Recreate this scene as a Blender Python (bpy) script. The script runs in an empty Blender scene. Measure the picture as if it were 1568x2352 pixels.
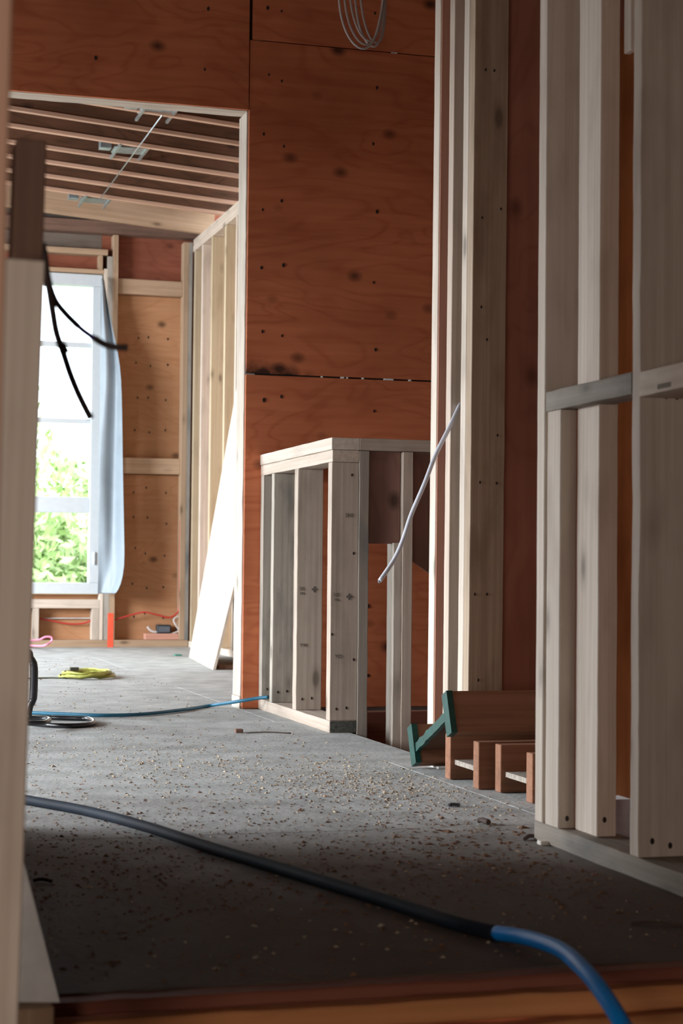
import bpy, bmesh, math, random
from mathutils import Vector, Matrix, noise
random.seed(7)
sc = bpy.context.scene
COL = sc.collection

# ------------------------------------------------------------------ camera
FPX, CAMZ = 4100.0, 0.522                    # focal length in pixels of the 1568 px wide frame
YAW, PITCH, ROLL = math.atan(1184/FPX), math.atan(126/FPX), 0.010
FW = Vector((math.sin(YAW)*math.cos(PITCH), math.cos(YAW)*math.cos(PITCH), math.sin(PITCH)))
_r0 = Vector((math.cos(YAW), -math.sin(YAW), 0)); _u0 = _r0.cross(FW)
RT = _r0*math.cos(ROLL) + _u0*math.sin(ROLL)
UP = _u0*math.cos(ROLL) - _r0*math.sin(ROLL)
CP = Vector((0, 0, CAMZ))
cd = bpy.data.cameras.new('camera'); cam = bpy.data.objects.new('camera', cd); COL.objects.link(cam)
cam.matrix_world = Matrix(((RT.x, UP.x, -FW.x, CP.x), (RT.y, UP.y, -FW.y, CP.y), (RT.z, UP.z, -FW.z, CP.z), (0, 0, 0, 1)))
cd.sensor_fit = 'HORIZONTAL'; cd.sensor_width = 14.87; cd.lens = 14.87*FPX/1568
cd.clip_start = 0.05; cd.clip_end = 200
cd.dof.use_dof = True; cd.dof.focus_distance = 5.0; cd.dof.aperture_fstop = 5.0
sc.camera = cam

# ------------------------------------------------------------------ light
w = bpy.data.worlds.new('world'); sc.world = w; w.use_nodes = True
bg = w.node_tree.nodes['Background']
bg.inputs[0].default_value = (0.86, 0.93, 1.0, 1); bg.inputs[1].default_value = 7.0

def area(name, loc, rot, sx, sy, power, col, spread=180):
    l = bpy.data.lights.new(name, 'AREA'); l.shape = 'RECTANGLE'; l.size = sx; l.size_y = sy
    l.energy = power; l.color = col; l.spread = math.radians(spread)
    o = bpy.data.objects.new(name, l); COL.objects.link(o); o.location = loc; o.rotation_euler = rot
    return o
R = math.radians
# daylight entering the big openings in the left wall of the hall and of the far room (both outside the frame)
area('daylight_hall_opening', (-4.3, 5.6, 1.75), (0, R(-80), 0), 1.7, 5.0, 1250, (0.93, 0.96, 1.0))
area('daylight_far_room', (-2.25, 9.2, 1.45), (0, R(-52), 0), 1.7, 3.2, 235, (0.84, 0.94, 1.0), 135)
# added fill lamp behind the camera, inside the closed shell, to brighten the posts
area('fill_behind_camera', (-1.0, -.7, 0.5), (R(86), 0, R(-26)), 1.0, 1.0, 27, (1.0, 0.82, 0.71))

sc.view_settings.view_transform = 'Standard'; sc.view_settings.look = 'None'
sc.view_settings.exposure = 0.0; sc.view_settings.gamma = 1.0
sc.view_settings.use_curve_mapping = False
try:
    sc.cycles.use_denoising = True
    sc.cycles.max_bounces = 10; sc.cycles.diffuse_bounces = 6
    sc.cycles.sample_clamp_indirect = 6
except Exception: pass

# ------------------------------------------------------------------ pixel -> point on a real plane (layout was measured this way)
def ray(x, y): return FW + RT*((x-784)/FPX) + UP*((1176-y)/FPX)
def onY(x, y, Y): d = ray(x, y); return CP + d*(Y/d.y)
def onX(x, y, X): d = ray(x, y); return CP + d*(X/d.x)
def onZ(x, y, Z=0.0): d = ray(x, y); return CP + d*((Z-CAMZ)/d.z)

# ------------------------------------------------------------------ materials
MATS = {}
def newmat(name):
    m = bpy.data.materials.new(name); m.use_nodes = True
    nt = m.node_tree; b = nt.nodes['Principled BSDF']
    return m, nt, b
def N(nt, t, **k):
    n = nt.nodes.new(t)
    for a, v in k.items(): setattr(n, a, v)
    return n
def ramp(nt, stops):
    r = N(nt, 'ShaderNodeValToRGB'); el = r.color_ramp.elements
    while len(el) < len(stops): el.new(0.5)
    for e, (p, c) in zip(el, stops): e.position = p; e.color = (*c, 1) if len(c) == 3 else c
    return r
def mix(nt, fac, a, b, mode='MIX'):
    m = N(nt, 'ShaderNodeMix', data_type='RGBA', blend_type=mode)
    if isinstance(fac, (int, float)): m.inputs[0].default_value = fac
    else: nt.links.new(fac, m.inputs[0])
    for i, s in ((6, a), (7, b)):
        if isinstance(s, tuple): m.inputs[i].default_value = (*s[:3], 1)
        else: nt.links.new(s, m.inputs[i])
    return m.outputs[2]
def texvec(nt, scale, objrand=True):
    tc = N(nt, 'ShaderNodeTexCoord'); mp = N(nt, 'ShaderNodeMapping')
    mp.inputs['Scale'].default_value = scale
    if objrand:
        oi = N(nt, 'ShaderNodeObjectInfo'); mu = N(nt, 'ShaderNodeVectorMath', operation='MULTIPLY_ADD')
        nt.links.new(oi.outputs['Random'], mu.inputs[0]); mu.inputs[1].default_value = (37, 51, 23)
        nt.links.new(tc.outputs['Object'], mu.inputs[2]); nt.links.new(mu.outputs[0], mp.inputs['Vector'])
    else: nt.links.new(tc.outputs['Object'], mp.inputs['Vector'])
    return mp.outputs[0]
def axscale(axis, along, across):
    s = [across]*3; s['xyz'.index(axis)] = along; return tuple(s)

def lumber(kind, axis):
    """sawn softwood: long soft grain, a few knots, blotches of weathering"""
    key = (kind, axis)
    if key in MATS: return MATS[key]
    light, dark, blotch, bl_amt, knots = {
        'spruce':  ((.60, .51, .43), (.45, .365, .29), (.27, .23, .19), .4, .07),
        'white':   ((.68, .61, .53), (.54, .46, .38), (.34, .27, .21), .4, .07),
        'grey':    ((.36, .325, .28), (.25, .22, .185), (.13, .14, .14), .75, .05),
        'stained': ((.50, .40, .30), (.36, .26, .18), (.17, .10, .06), .45, .07),
        'weathered': ((.50, .455, .39), (.37, .33, .275), (.15, .155, .15), .7, .06),
        'ochre':   ((.52, .43, .30), (.42, .33, .21), (.26, .19, .12), .3, .06),
        'tan':     ((.47, .33, .22), (.36, .23, .14), (.24, .15, .09), .3, .06),
        'pink':    ((.52, .27, .20), (.42, .20, .14), (.30, .14, .10), .3, .03),
        'brown':   ((.22, .13, .095), (.15, .085, .06), (.08, .05, .04), .4, .05),
        'orange':  ((.64, .29, .12), (.52, .21, .08), (.22, .06, .02), .5, .05),
        'redwood': ((.26, .095, .06), (.19, .06, .035), (.12, .035, .02), .3, .04),
        'ijoist':  ((.30, .145, .085), (.20, .09, .05), (.11, .055, .035), .35, .03),
        'joistlow':((.52, .33, .24), (.42, .25, .17), (.35, .22, .15), .2, .03),
    }[kind]
    m, nt, b = newmat('wood_%s_%s' % (kind, axis))
    n1 = N(nt, 'ShaderNodeTexNoise'); n1.inputs['Scale'].default_value = 1; n1.inputs['Detail'].default_value = 5; n1.inputs['Distortion'].default_value = .4
    nt.links.new(texvec(nt, axscale(axis, 1.3, 80)), n1.inputs['Vector'])
    r1 = ramp(nt, [(.24, dark), (.66, light)]); nt.links.new(n1.outputs[0], r1.inputs[0])
    n2 = N(nt, 'ShaderNodeTexNoise'); n2.inputs['Scale'].default_value = 1; n2.inputs['Detail'].default_value = 6
    nt.links.new(texvec(nt, axscale(axis, 4.5, 15)), n2.inputs['Vector'])
    r2 = ramp(nt, [(.50, (0, 0, 0)), (.72, (bl_amt,)*3)]); nt.links.new(n2.outputs[0], r2.inputs[0])
    c = mix(nt, r2.outputs[0], r1.outputs[0], blotch)
    v = N(nt, 'ShaderNodeTexVoronoi'); v.inputs['Scale'].default_value = 1; v.inputs['Randomness'].default_value = 1
    nt.links.new(texvec(nt, axscale(axis, 3.6, 9)), v.inputs['Vector'])
    r3 = ramp(nt, [(knots, (.85,)*3), (knots*1.9, (.25,)*3), (knots*3.2, (0, 0, 0))]); nt.links.new(v.outputs['Distance'], r3.inputs[0])
    c = mix(nt, r3.outputs[0], c, tuple(x*.42 for x in dark))
    # board to board differences
    oi = N(nt, 'ShaderNodeObjectInfo'); hv = N(nt, 'ShaderNodeHueSaturation')
    mr = N(nt, 'ShaderNodeMapRange'); mr.inputs[3].default_value = .86; mr.inputs[4].default_value = 1.1
    nt.links.new(oi.outputs['Random'], mr.inputs[0]); nt.links.new(mr.outputs[0], hv.inputs['Value']); nt.links.new(c, hv.inputs['Color'])
    nt.links.new(hv.outputs[0], b.inputs['Base Color'])
    b.inputs['Roughness'].default_value = .72; b.inputs['Specular IOR Level'].default_value = .25
    bp = N(nt, 'ShaderNodeBump'); bp.inputs['Strength'].default_value = .35; bp.inputs['Distance'].default_value = .002
    nt.links.new(n1.outputs[0], bp.inputs['Height']); nt.links.new(bp.outputs[0], b.inputs['Normal'])
    MATS[key] = m; return m

def plywood(kind, axis='x', normal='y', stain=None):
    """rotary-cut fir veneer: flame figure, dark knots, nail specks"""
    key = ('ply', kind, axis, normal, stain)
    if key in MATS: return MATS[key]
    light, dark, knot = {
        'red': ((.62, .20, .09), (.47, .13, .056), (.055, .02, .012)),
        'fir': ((.46, .24, .125), (.38, .18, .085), (.10, .05, .025)),
        'brown': ((.36, .215, .17), (.27, .15, .12), (.07, .04, .03)),
        'rose': ((.44, .20, .14), (.34, .145, .10), (.14, .06, .04)),
        'redbrown': ((.30, .10, .058), (.22, .065, .036), (.09, .025, .015)),
        'grey': ((.20, .16, .13), (.15, .12, .10), (.07, .06, .05)),
        'osb': ((.15, .07, .04), (.08, .04, .022), (.05, .025, .015)),
    }[kind]
    m, nt, b = newmat('plywood_%s_%s' % (kind, axis))
    s = [0.0]*3
    for i, a in enumerate('xyz'): s[i] = 1.3 if a == axis else (0.9 if a == normal else 4.2)
    n1 = N(nt, 'ShaderNodeTexNoise'); n1.inputs['Scale'].default_value = 1; n1.inputs['Detail'].default_value = 2.5; n1.inputs['Distortion'].default_value = .6
    nt.links.new(texvec(nt, tuple(s)), n1.inputs['Vector'])
    mu = N(nt, 'ShaderNodeMath', operation='MULTIPLY'); mu.inputs[1].default_value = 70; nt.links.new(n1.outputs[0], mu.inputs[0])
    si = N(nt, 'ShaderNodeMath', operation='SINE'); nt.links.new(mu.outputs[0], si.inputs[0])
    r1 = ramp(nt, [(.0, light), (.75, tuple((a+b_)/2 for a, b_ in zip(light, dark))), (1, dark)]); nt.links.new(si.outputs[0], r1.inputs[0])
    n2 = N(nt, 'ShaderNodeTexNoise'); n2.inputs['Scale'].default_value = 1; n2.inputs['Detail'].default_value = 6
    s2 = [40 if a != axis else 2.5 for a in 'xyz']
    nt.links.new(texvec(nt, tuple(s2)), n2.inputs['Vector'])
    r2 = ramp(nt, [(.35, dark), (.65, light)]); nt.links.new(n2.outputs[0], r2.inputs[0])
    c = mix(nt, .55, r1.outputs[0], r2.outputs[0])
    n3 = N(nt, 'ShaderNodeTexNoise'); n3.inputs['Scale'].default_value = 2.2; n3.inputs['Detail'].default_value = 4
    nt.links.new(texvec(nt, (1, 1, 1)), n3.inputs['Vector'])
    r4 = ramp(nt, [(.42, (0, 0, 0)), (.75, (.5,)*3)]); nt.links.new(n3.outputs[0], r4.inputs[0])
    c = mix(nt, r4.outputs[0], c, tuple(x*.55 for x in dark))
    s3 = [4.3 if a == axis else (.5 if a == normal else 6.0) for a in 'xyz']
    v = N(nt, 'ShaderNodeTexVoronoi'); v.inputs['Scale'].default_value = 1
    nt.links.new(texvec(nt, tuple(s3)), v.inputs['Vector'])
    r3 = ramp(nt, [(.05, (.9,)*3), (.10, (.5,)*3), (.17, (0, 0, 0))]); nt.links.new(v.outputs['Distance'], r3.inputs[0])
    c = mix(nt, r3.outputs[0], c, knot)
    if stain:      # a water stain creeping up from the bottom edge, x range in object space
        tc = N(nt, 'ShaderNodeTexCoord'); sp = N(nt, 'ShaderNodeSeparateXYZ'); nt.links.new(tc.outputs['Object'], sp.inputs[0])
        a1 = N(nt, 'ShaderNodeMapRange'); a1.inputs[1].default_value = stain[1]+.07; a1.inputs[2].default_value = stain[1]-.01; nt.links.new(sp.outputs[2], a1.inputs[0])
        a2 = N(nt, 'ShaderNodeMapRange'); a2.inputs[1].default_value = stain[0]+.08; a2.inputs[2].default_value = stain[0]-.10; nt.links.new(sp.outputs[0], a2.inputs[0])
        nn = N(nt, 'ShaderNodeTexNoise'); nn.inputs['Scale'].default_value = 22; nn.inputs['Detail'].default_value = 5; nt.links.new(tc.outputs['Object'], nn.inputs['Vector'])
        m1 = N(nt, 'ShaderNodeMath', operation='MULTIPLY'); nt.links.new(a1.outputs[0], m1.inputs[0]); nt.links.new(a2.outputs[0], m1.inputs[1])
        m2 = N(nt, 'ShaderNodeMath', operation='MULTIPLY'); nt.links.new(m1.outputs[0], m2.inputs[0]); nt.links.new(nn.outputs[0], m2.inputs[1])
        rs = ramp(nt, [(.12, (0, 0, 0)), (.38, (.93,)*3)]); nt.links.new(m2.outputs[0], rs.inputs[0])
        c = mix(nt, rs.outputs[0], c, (.018, .012, .010))
    nt.links.new(c, b.inputs['Base Color']); b.inputs['Roughness'].default_value = .7; b.inputs['Specular IOR Level'].default_value = .2
    MATS[key] = m; return m

def plain(name, col, rough=.6, metal=0, bump=0, spec=.5, noise_amt=0.15, nscale=30):
    if name in MATS: return MATS[name]
    m, nt, b = newmat(name)
    n = N(nt, 'ShaderNodeTexNoise'); n.inputs['Scale'].default_value = nscale; n.inputs['Detail'].default_value = 4
    nt.links.new(texvec(nt, (1, 1, 1)), n.inputs['Vector'])
    r = ramp(nt, [(.3, tuple(x*(1-noise_amt) for x in col)), (.7, tuple(min(1, x*(1+noise_amt*.4)) for x in col))])
    nt.links.new(n.outputs[0], r.inputs[0]); nt.links.new(r.outputs[0], b.inputs['Base Color'])
    b.inputs['Roughness'].default_value = rough; b.inputs['Metallic'].default_value = metal; b.inputs['Specular IOR Level'].default_value = spec
    if bump:
        bp = N(nt, 'ShaderNodeBump'); bp.inputs['Strength'].default_value = bump; bp.inputs['Distance'].default_value = .003
        nt.links.new(n.outputs[0], bp.inputs['Height']); nt.links.new(bp.outputs[0], b.inputs['Normal'])
    MATS[name] = m; return m

def floor_mat():
    if 'floor' in MATS: return MATS['floor']
    m, nt, b = newmat('dusty_subfloor')
    geo = N(nt, 'ShaderNodeNewGeometry')
    def nz(scale, detail=5, vec=None):
        n = N(nt, 'ShaderNodeTexNoise'); n.inputs['Scale'].default_value = scale; n.inputs['Detail'].default_value = detail
        nt.links.new(geo.outputs['Position'], n.inputs['Vector']); return n.outputs[0]
    big, mid, fine = nz(1.1, 4), nz(9, 8), nz(70, 6)
    r1 = ramp(nt, [(.35, (.33, .345, .34)), (.65, (.46, .475, .47))]); nt.links.new(mid, r1.inputs[0])
    # brown sawdust stains, with the near-left floor shadow painted in as a diagonal darkening
    sp = N(nt, 'ShaderNodeSeparateXYZ'); nt.links.new(geo.outputs['Position'], sp.inputs[0])
    mr = N(nt, 'ShaderNodeMapRange'); mr.inputs[1].default_value = 4.9; mr.inputs[2].default_value = 3.2
    dg = N(nt, 'ShaderNodeMath', operation='MULTIPLY_ADD'); nt.links.new(sp.outputs[0], dg.inputs[0]); dg.inputs[1].default_value = .9; nt.links.new(sp.outputs[1], dg.inputs[2]); nt.links.new(dg.outputs[0], mr.inputs[0])
    ad = N(nt, 'ShaderNodeMath', operation='MULTIPLY_ADD'); nt.links.new(mr.outputs[0], ad.inputs[0]); ad.inputs[1].default_value = .62; nt.links.new(big, ad.inputs[2])
    r2 = ramp(nt, [(.58, (0, 0, 0)), (.98, (.9,)*3)]); nt.links.new(ad.outputs[0], r2.inputs[0])
    c = mix(nt, r2.outputs[0], r1.outputs[0], (.085, .054, .039))
    r3 = ramp(nt, [(.62, (0, 0, 0)), (.70, (.5,)*3)]); nt.links.new(fine, r3.inputs[0])
    c = mix(nt, r3.outputs[0], c, (.12, .075, .05))
    nt.links.new(c, b.inputs['Base Color']); b.inputs['Roughness'].default_value = .8; b.inputs['Specular IOR Level'].default_value = .12
    bp = N(nt, 'ShaderNodeBump'); bp.inputs['Strength'].default_value = .5; bp.inputs['Distance'].default_value = .004
    nt.links.new(fine, bp.inputs['Height']); nt.links.new(bp.outputs[0], b.inputs['Normal'])
    MATS['floor'] = m; return m

# ------------------------------------------------------------------ object helpers
def tag(o, label=None, cat=None, group=None, kind=None):
    for k, v in (('label', label), ('category', cat), ('group', group), ('kind', kind)):
        if v: o[k] = v
    return o
def empty(name, loc=(0, 0, 0), label=None, cat=None, group=None, kind=None):
    o = bpy.data.objects.new(name, None); COL.objects.link(o); o.location = loc
    o.empty_display_size = .05
    return tag(o, label, cat, group, kind)
def link(name, me, mat, parent=None, M=None):
    o = bpy.data.objects.new(name, me); COL.objects.link(o)
    if mat: me.materials.append(mat)
    if parent is not None:
        o.parent = parent; par = parent.matrix_basis.copy()
        q = parent.parent
        while q is not None: par = q.matrix_basis @ par; q = q.parent
        o.matrix_basis = par.inverted() @ (M or Matrix())
    else: o.matrix_basis = M or Matrix()
    return o
def box_mesh(sx, sy, sz, bev=.0015, rough=0, seed=0):
    bm = bmesh.new(); bmesh.ops.create_cube(bm, size=1)
    for v in bm.verts: v.co = Vector((v.co.x*sx, v.co.y*sy, v.co.z*sz))
    if bev and min(sx, sy, sz) > 4*bev: bmesh.ops.bevel(bm, geom=bm.edges[:], offset=bev, segments=1, affect='EDGES')
    if rough:
        ax = max(range(3), key=lambda i: (sx, sy, sz)[i]); L = (sx, sy, sz)[ax]; n = int(L/.035)
        nrm = Vector([1.0 if i == ax else 0.0 for i in range(3)])
        for k in range(1, n):
            bmesh.ops.bisect_plane(bm, geom=bm.verts[:]+bm.edges[:]+bm.faces[:], plane_co=nrm*(-L/2+L*k/n), plane_no=nrm)
        for v in bm.verts:
            p = v.co; t = p[ax]
            for i in range(3):
                if i != ax:
                    v.co[i] += rough*noise.noise(Vector((t*9+seed*7, i*5+seed, (1 if p[i] > 0 else -1)*3.0))) + rough*.5*noise.noise(Vector((t*31, i+seed*3, p[i]*40)))
    me = bpy.data.meshes.new('board'); bm.to_mesh(me); bm.free(); return me
def box(name, mk, x0, x1, y0, y1, z0, z1, parent=None, lean=(0, 0), bev=.0015, rough=0, axis=None, mat=None):
    """axis-aligned piece of timber; grain runs along its longest side; lean = x,y shift per metre of height"""
    s = (x1-x0, y1-y0, z1-z0); ax = axis or 'xyz'[max(range(3), key=lambda i: s[i])]
    if mat is None: mat = lumber(mk, ax)
    M = Matrix.Translation(((x0+x1)/2, (y0+y1)/2, (z0+z1)/2))
    if lean != (0, 0): M = M @ Matrix.Rotation(math.atan(lean[0]), 4, 'Y') @ Matrix.Rotation(-math.atan(lean[1]), 4, 'X')
    return link(name, box_mesh(*s, bev=bev, rough=rough, seed=random.random()*9), mat, parent, M)
def prism(name, poly, thick, mat, parent=None, origin=None):
    """poly: 3D points (planar), extruded by vector thick; origin at first point"""
    o0 = Vector(origin) if origin is not None else Vector(poly[0]); bm = bmesh.new()
    a = [bm.verts.new(Vector(p)-o0) for p in poly]; b_ = [bm.verts.new(Vector(p)-o0+Vector(thick)) for p in poly]
    bm.faces.new(a); bm.faces.new(b_[::-1]); n = len(a)
    for i in range(n): bm.faces.new((a[i], b_[i], b_[(i+1) % n], a[(i+1) % n]))
    bmesh.ops.recalc_face_normals(bm, faces=bm.faces[:])
    me = bpy.data.meshes.new(name); bm.to_mesh(me); bm.free()
    return link(name, me, mat, parent, Matrix.Translation(o0))
def smooth_path(pts, k=6):
    pts = [Vector(p) for p in pts]; out = []
    for i in range(len(pts)-1):
        p0 = pts[max(i-1, 0)]; p1 = pts[i]; p2 = pts[i+1]; p3 = pts[min(i+2, len(pts)-1)]
        for j in range(k):
            t = j/k
            out.append(.5*((2*p1)+(p2-p0)*t+(2*p0-5*p1+4*p2-p3)*t*t+(3*p1-p0-3*p2+p3)*t**3))
    out.append(pts[-1]); return out
def tube_bm(bm, pts, rad, seg=10, closed=False, o0=Vector()):
    n = len(pts); rings = []
    up = Vector((0, 0, 1)); prev = None
    for i, p in enumerate(pts):
        d = (pts[(i+1) % n]-pts[i-1]) if closed else (pts[min(i+1, n-1)]-pts[max(i-1, 0)])
        d.normalize()
        a = prev - d*prev.dot(d) if prev is not None else (up if abs(d.z) < .9 else Vector((1, 0, 0))).cross(d)
        a.normalize(); prev = a; b_ = d.cross(a); r = rad[i] if isinstance(rad, (list, tuple)) else rad
        rings.append([bm.verts.new(p-o0+(a*math.cos(2*math.pi*k/seg)+b_*math.sin(2*math.pi*k/seg))*r) for k in range(seg)])
    for i in range(n if closed else n-1):
        A, B = rings[i], rings[(i+1) % n]
        for k in range(seg):
            f = bm.faces.new((A[k], A[(k+1) % seg], B[(k+1) % seg], B[k])); f.smooth = True
    if not closed: bm.faces.new(rings[0][::-1]); bm.faces.new(rings[-1])
def tube(name, pts, rad, mat, parent=None, seg=10, k=6, closed=False, smooth=True):
    P = smooth_path(pts, k) if smooth else [Vector(p) for p in pts]
    if closed: P = P[:-1] if (P[0]-P[-1]).length < 1e-5 else P
    if isinstance(rad, (list, tuple)):
        m = len(rad); rad = [rad[min(m-1, int(i*(m-1)/(len(P)-1)))] for i in range(len(P))]
    o0 = P[0].copy(); bm = bmesh.new(); tube_bm(bm, P, rad, seg, closed, o0)
    bmesh.ops.recalc_face_normals(bm, faces=bm.faces[:])
    me = bpy.data.meshes.new(name); bm.to_mesh(me); bm.free()
    return link(name, me, mat, parent, Matrix.Translation(o0))
STEEL = plain('nail_steel', (.05, .04, .035), .5, .6)
INK = plain('stamp_ink', (.12, .11, .10), .9)
_nail = None
def nail(parent, p, axis='y', r=.0035):
    """nail head set into a face whose outward normal points to -axis"""
    global _nail
    if _nail is None:
        bm = bmesh.new(); bmesh.ops.create_cone(bm, cap_ends=True, segments=8, radius1=1, radius2=.8, depth=.8)
        _nail = bpy.data.meshes.new('nail'); bm.to_mesh(_nail); bm.free(); _nail.materials.append(STEEL)
    M = Matrix.Translation(p) @ (Matrix.Rotation(math.pi/2, 4, 'X') if axis == 'y' else Matrix.Rotation(-math.pi/2, 4, 'Y')) @ Matrix.Diagonal((r, r*1.5, r, 1))
    return link('nail', _nail, None, parent, M)
def stamp(parent, text, p, size, axis='y'):
    cu = bpy.data.curves.new('stamp', 'FONT'); cu.body = text; cu.size = size; cu.extrude = .0002; cu.align_x = 'CENTER'
    t = bpy.data.objects.new('t', cu); COL.objects.link(t); bpy.context.view_layer.update()
    me = bpy.data.meshes.new_from_object(t.evaluated_get(bpy.context.evaluated_depsgraph_get()))
    COL.objects.unlink(t); bpy.data.objects.remove(t)
    M = Matrix.Translation(p) @ (Matrix.Rotation(math.pi/2, 4, 'X') if axis == 'y' else Matrix.Rotation(-math.pi/2, 4, 'Z') @ Matrix.Rotation(math.pi/2, 4, 'X'))
    o = link('stamp', me, INK, parent, M); me.materials.clear(); me.materials.append(INK); return o

# ================================================================== SETTING
YB = 6.37          # front face of the hall's back wall
WX = 1.60          # left edge of the stairwell
HC = 3.15          # hall ceiling
floor = empty('floor', kind='structure')
FM = floor_mat()
def sheet(x0, x1, y0, y1, z=0.0, th=.018):
    return box('plywood_sheet', None, x0+.001, x1-.001, y0+.001, y1-.001, z-th, z, floor, mat=FM, bev=.001)
def tile(x0, x1, y0, y1, off=0):
    y = y0
    row = 0
    while y < y1-.01:
        ye = min(y+1.22, y1); x = x0 - ((row+off) % 2)*1.22
        while x < x1-.01:
            a, b_ = max(x, x0), min(x+2.44, x1)
            if b_-a > .02: sheet(a, b_, y, ye)
            x += 2.44
        y = ye; row += 1
tile(-2.2, WX, 2.19, 6.43); tile(WX, 3.6, 2.19, 4.72); tile(-2.2, 3.6, 6.43, 11.4, 1)
box('subfloor_beam', 'redwood', -2.2, 3.6, 6.38, 6.43, -.3, -.018, floor)
box('concrete_slab', None, -2.2, 3.6, -2.6, 2.1, -.75, -.6, floor, mat=plain('slab', (.12, .10, .09), .9))
box('stairwell_base', None, WX-.05, 3.6, 2.2, 6.9, -2.7, -2.6, floor, mat=plain('slab', (.12, .10, .09), .9))
box('stairwell_side', 'redwood', WX-.09, WX-.05, 2.25, 6.4, -2.6, -.019, floor)
box('stairwell_near_side', 'redwood', WX, 3.6, 4.66, 4.70, -2.6, -.019, floor)
# rim boards below the back wall, seen across the stairwell
pe = empty('wall_stairwell', kind='structure')
for a, b_ in ((WX-.05, 1.695), (1.698, 1.93), (1.933, 2.6), (2.603, 3.6)):
    box('rim_board', 'orange', a, b_, 6.40, 6.44, -.36, -.028, pe, axis='x')
box('lower_panel', None, WX-.05, 3.6, 6.42, 6.46, -2.6, -.37, pe, mat=plywood('redbrown', 'x'))
box('ledger', 'tan', WX-.05, 3.6, 6.385, 6.42, -.05, -.03, pe)

# front edge of the floor: ply edge, two timbers below it
fe = empty('trim_1', (0, 2.15, 0), kind='structure')
box('nosing_strip', 'redwood', -.5, 3.2, 2.155, 2.192, -.0195, -.002, fe, bev=.003, rough=.002)
box('edge_timber', 'orange', -.5, 3.2, 2.140, 2.185, -.052, -.0225, fe, bev=.003, rough=.003)
box('edge_timber', 'orange', -.5, 3.2, 2.125, 2.18, -.16, -.056, fe, bev=.003, rough=.003)
box('edge_timber', 'redwood', -.5, 3.2, 2.13, 2.17, -.6, -.165, fe, bev=.003)

# back wall of the hall
bw = empty('wall_back', (0, YB, 0), kind='structure')
RED = plywood('red', 'x')
OPL, OPR, OPT = -1.7, 1.478, 2.20         # opening towards the far room
def pan(x0, x1, z0, z1, m=RED, par=bw, y=YB, th=.0125):
    return box('plywood_panel', None, x0, x1, y, y+th, z0, z1, par, mat=m, bev=.001)
pan(1.470, 3.6, 0.002, 1.2235); pan(1.471, 3.6, 1.2295, 2.4615, plywood('red', 'x', 'y', (1.70-2.54, -.616))); pan(1.480, 3.6, 2.4655, HC)
pan(-1.0, 1.4675, OPT+.0005, HC, RED, y=YB-.004); pan(-2.2, -1.003, OPT+.003, HC)
box('backing', None, 1.508, 3.6, YB+.014, YB+.03, 0, HC, bw, mat=plain('dark_paper', (.02, .015, .012), .9))
for a, b_ in ((-1.7, -2.2),): box('plywood_panel', None, -2.2, -1.74, YB, YB+.0125, 0, OPT, bw, mat=RED)
box('backing', None, -2.2, 1.49, YB+.0135, YB+.03, OPT+.039, HC, bw, mat=MATS['dark_paper'])
# daylit chinks between the sheets, painted as pale strips
CH = plain('pale_strip', (.75, .76, .72), .6)
for x, ww in ((739, 4), (786, 8), (797, 4), (833, 5), (892, 24), (941, 6)):
    p = onY(x, 866+(x-739)*.043, YB); box('painted_chink', None, p.x-ww/1300, p.x+ww/1300, YB-.002, YB+.006, 1.2235, 1.2295, bw, mat=CH, bev=0)
p = onY(905, 121, YB); box('painted_chink', None, p.x-.012, p.x+.012, YB-.002, YB+.006, 2.4617, 2.4653, bw, mat=CH, bev=0)
for cx_ in (1.535, 1.60, 1.955, 2.35, 1.30, .90, .50):
    for k_ in range(13):
        z_ = .14+k_*.245+random.uniform(-.03, .03)
        if cx_ < 1.49 and z_ < OPT+.1: continue
        if abs(z_-1.2265) < .03 or abs(z_-2.4635) < .03: continue
        nail(bw, (cx_+random.uniform(-.012, .012), YB-(.0045 if cx_ < 1.48 else .0005), z_), r=random.uniform(.004, .0065))
# opening frame
d1 = empty('door_1', (1.45, YB, 0), kind='structure')
box('header', 'spruce', OPL, 1.4675, YB+.0128, YB+.102, OPT, OPT+.038, d1, rough=.002)
box('jamb', 'white', 1.4645, 1.507, YB+.0128, YB+.135, .045, OPT-.0005, d1, rough=.002)
box('jamb_block', 'white', 1.462, 1.507, YB+.0128, YB+.140, 0, .044, d1)
box('jamb', 'spruce', OPL-.038, OPL, YB-.01, YB+.10, 0, OPT, d1)

# shell that closes the building (outside the frame)
sh = plain('shell_wood', (.20, .13, .09), .9)
wl = empty('wall_left', kind='structure')
def shell(par, *a): return box('sheathing', None, *a, par, mat=sh, bev=0)
shell(wl, -2.3, -2.2, -2.6, 3.7, -2.7, HC); shell(wl, -2.3, -2.2, 6.3, 7.4, -2.7, HC+.2)
shell(wl, -2.3, -2.2, 3.7, 6.3, 1.36, HC); shell(wl, -2.3, -2.2, 7.4, 11.4, 2.35, HC+.2); shell(wl, -2.3, -2.2, 11.0, 11.4, 0, 2.35)
shell(wl, -2.3, -2.2, 7.4, 11.4, -2.7, .35); shell(wl, -2.3, -2.2, 3.7, 6.3, -2.7, -.02)
shell(wl, .20, .27, 2.95, 3.62, 0, HC)  # this and the following inner walls are unseen, added to shade the floor
shell(wl, -2.2, .20, 3.55, 3.62, 0, HC)
shell(wl, .03, .10, 1.85, 2.95, -.02, HC)
shell(wl, .10, .20, 2.88, 2.95, 0, HC)
wr2 = empty('wall_far_side', kind='structure'); shell(wr2, 3.6, 3.7, -2.6, 11.5, -2.7, HC+.2)
wk = empty('wall_behind', kind='structure'); shell(wr2, -2.3, 3.7, 11.4, 11.5, -2.7, -.02)
shell(wk, -2.3, 3.7, -2.7, -2.6, -2.7, HC)
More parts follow.
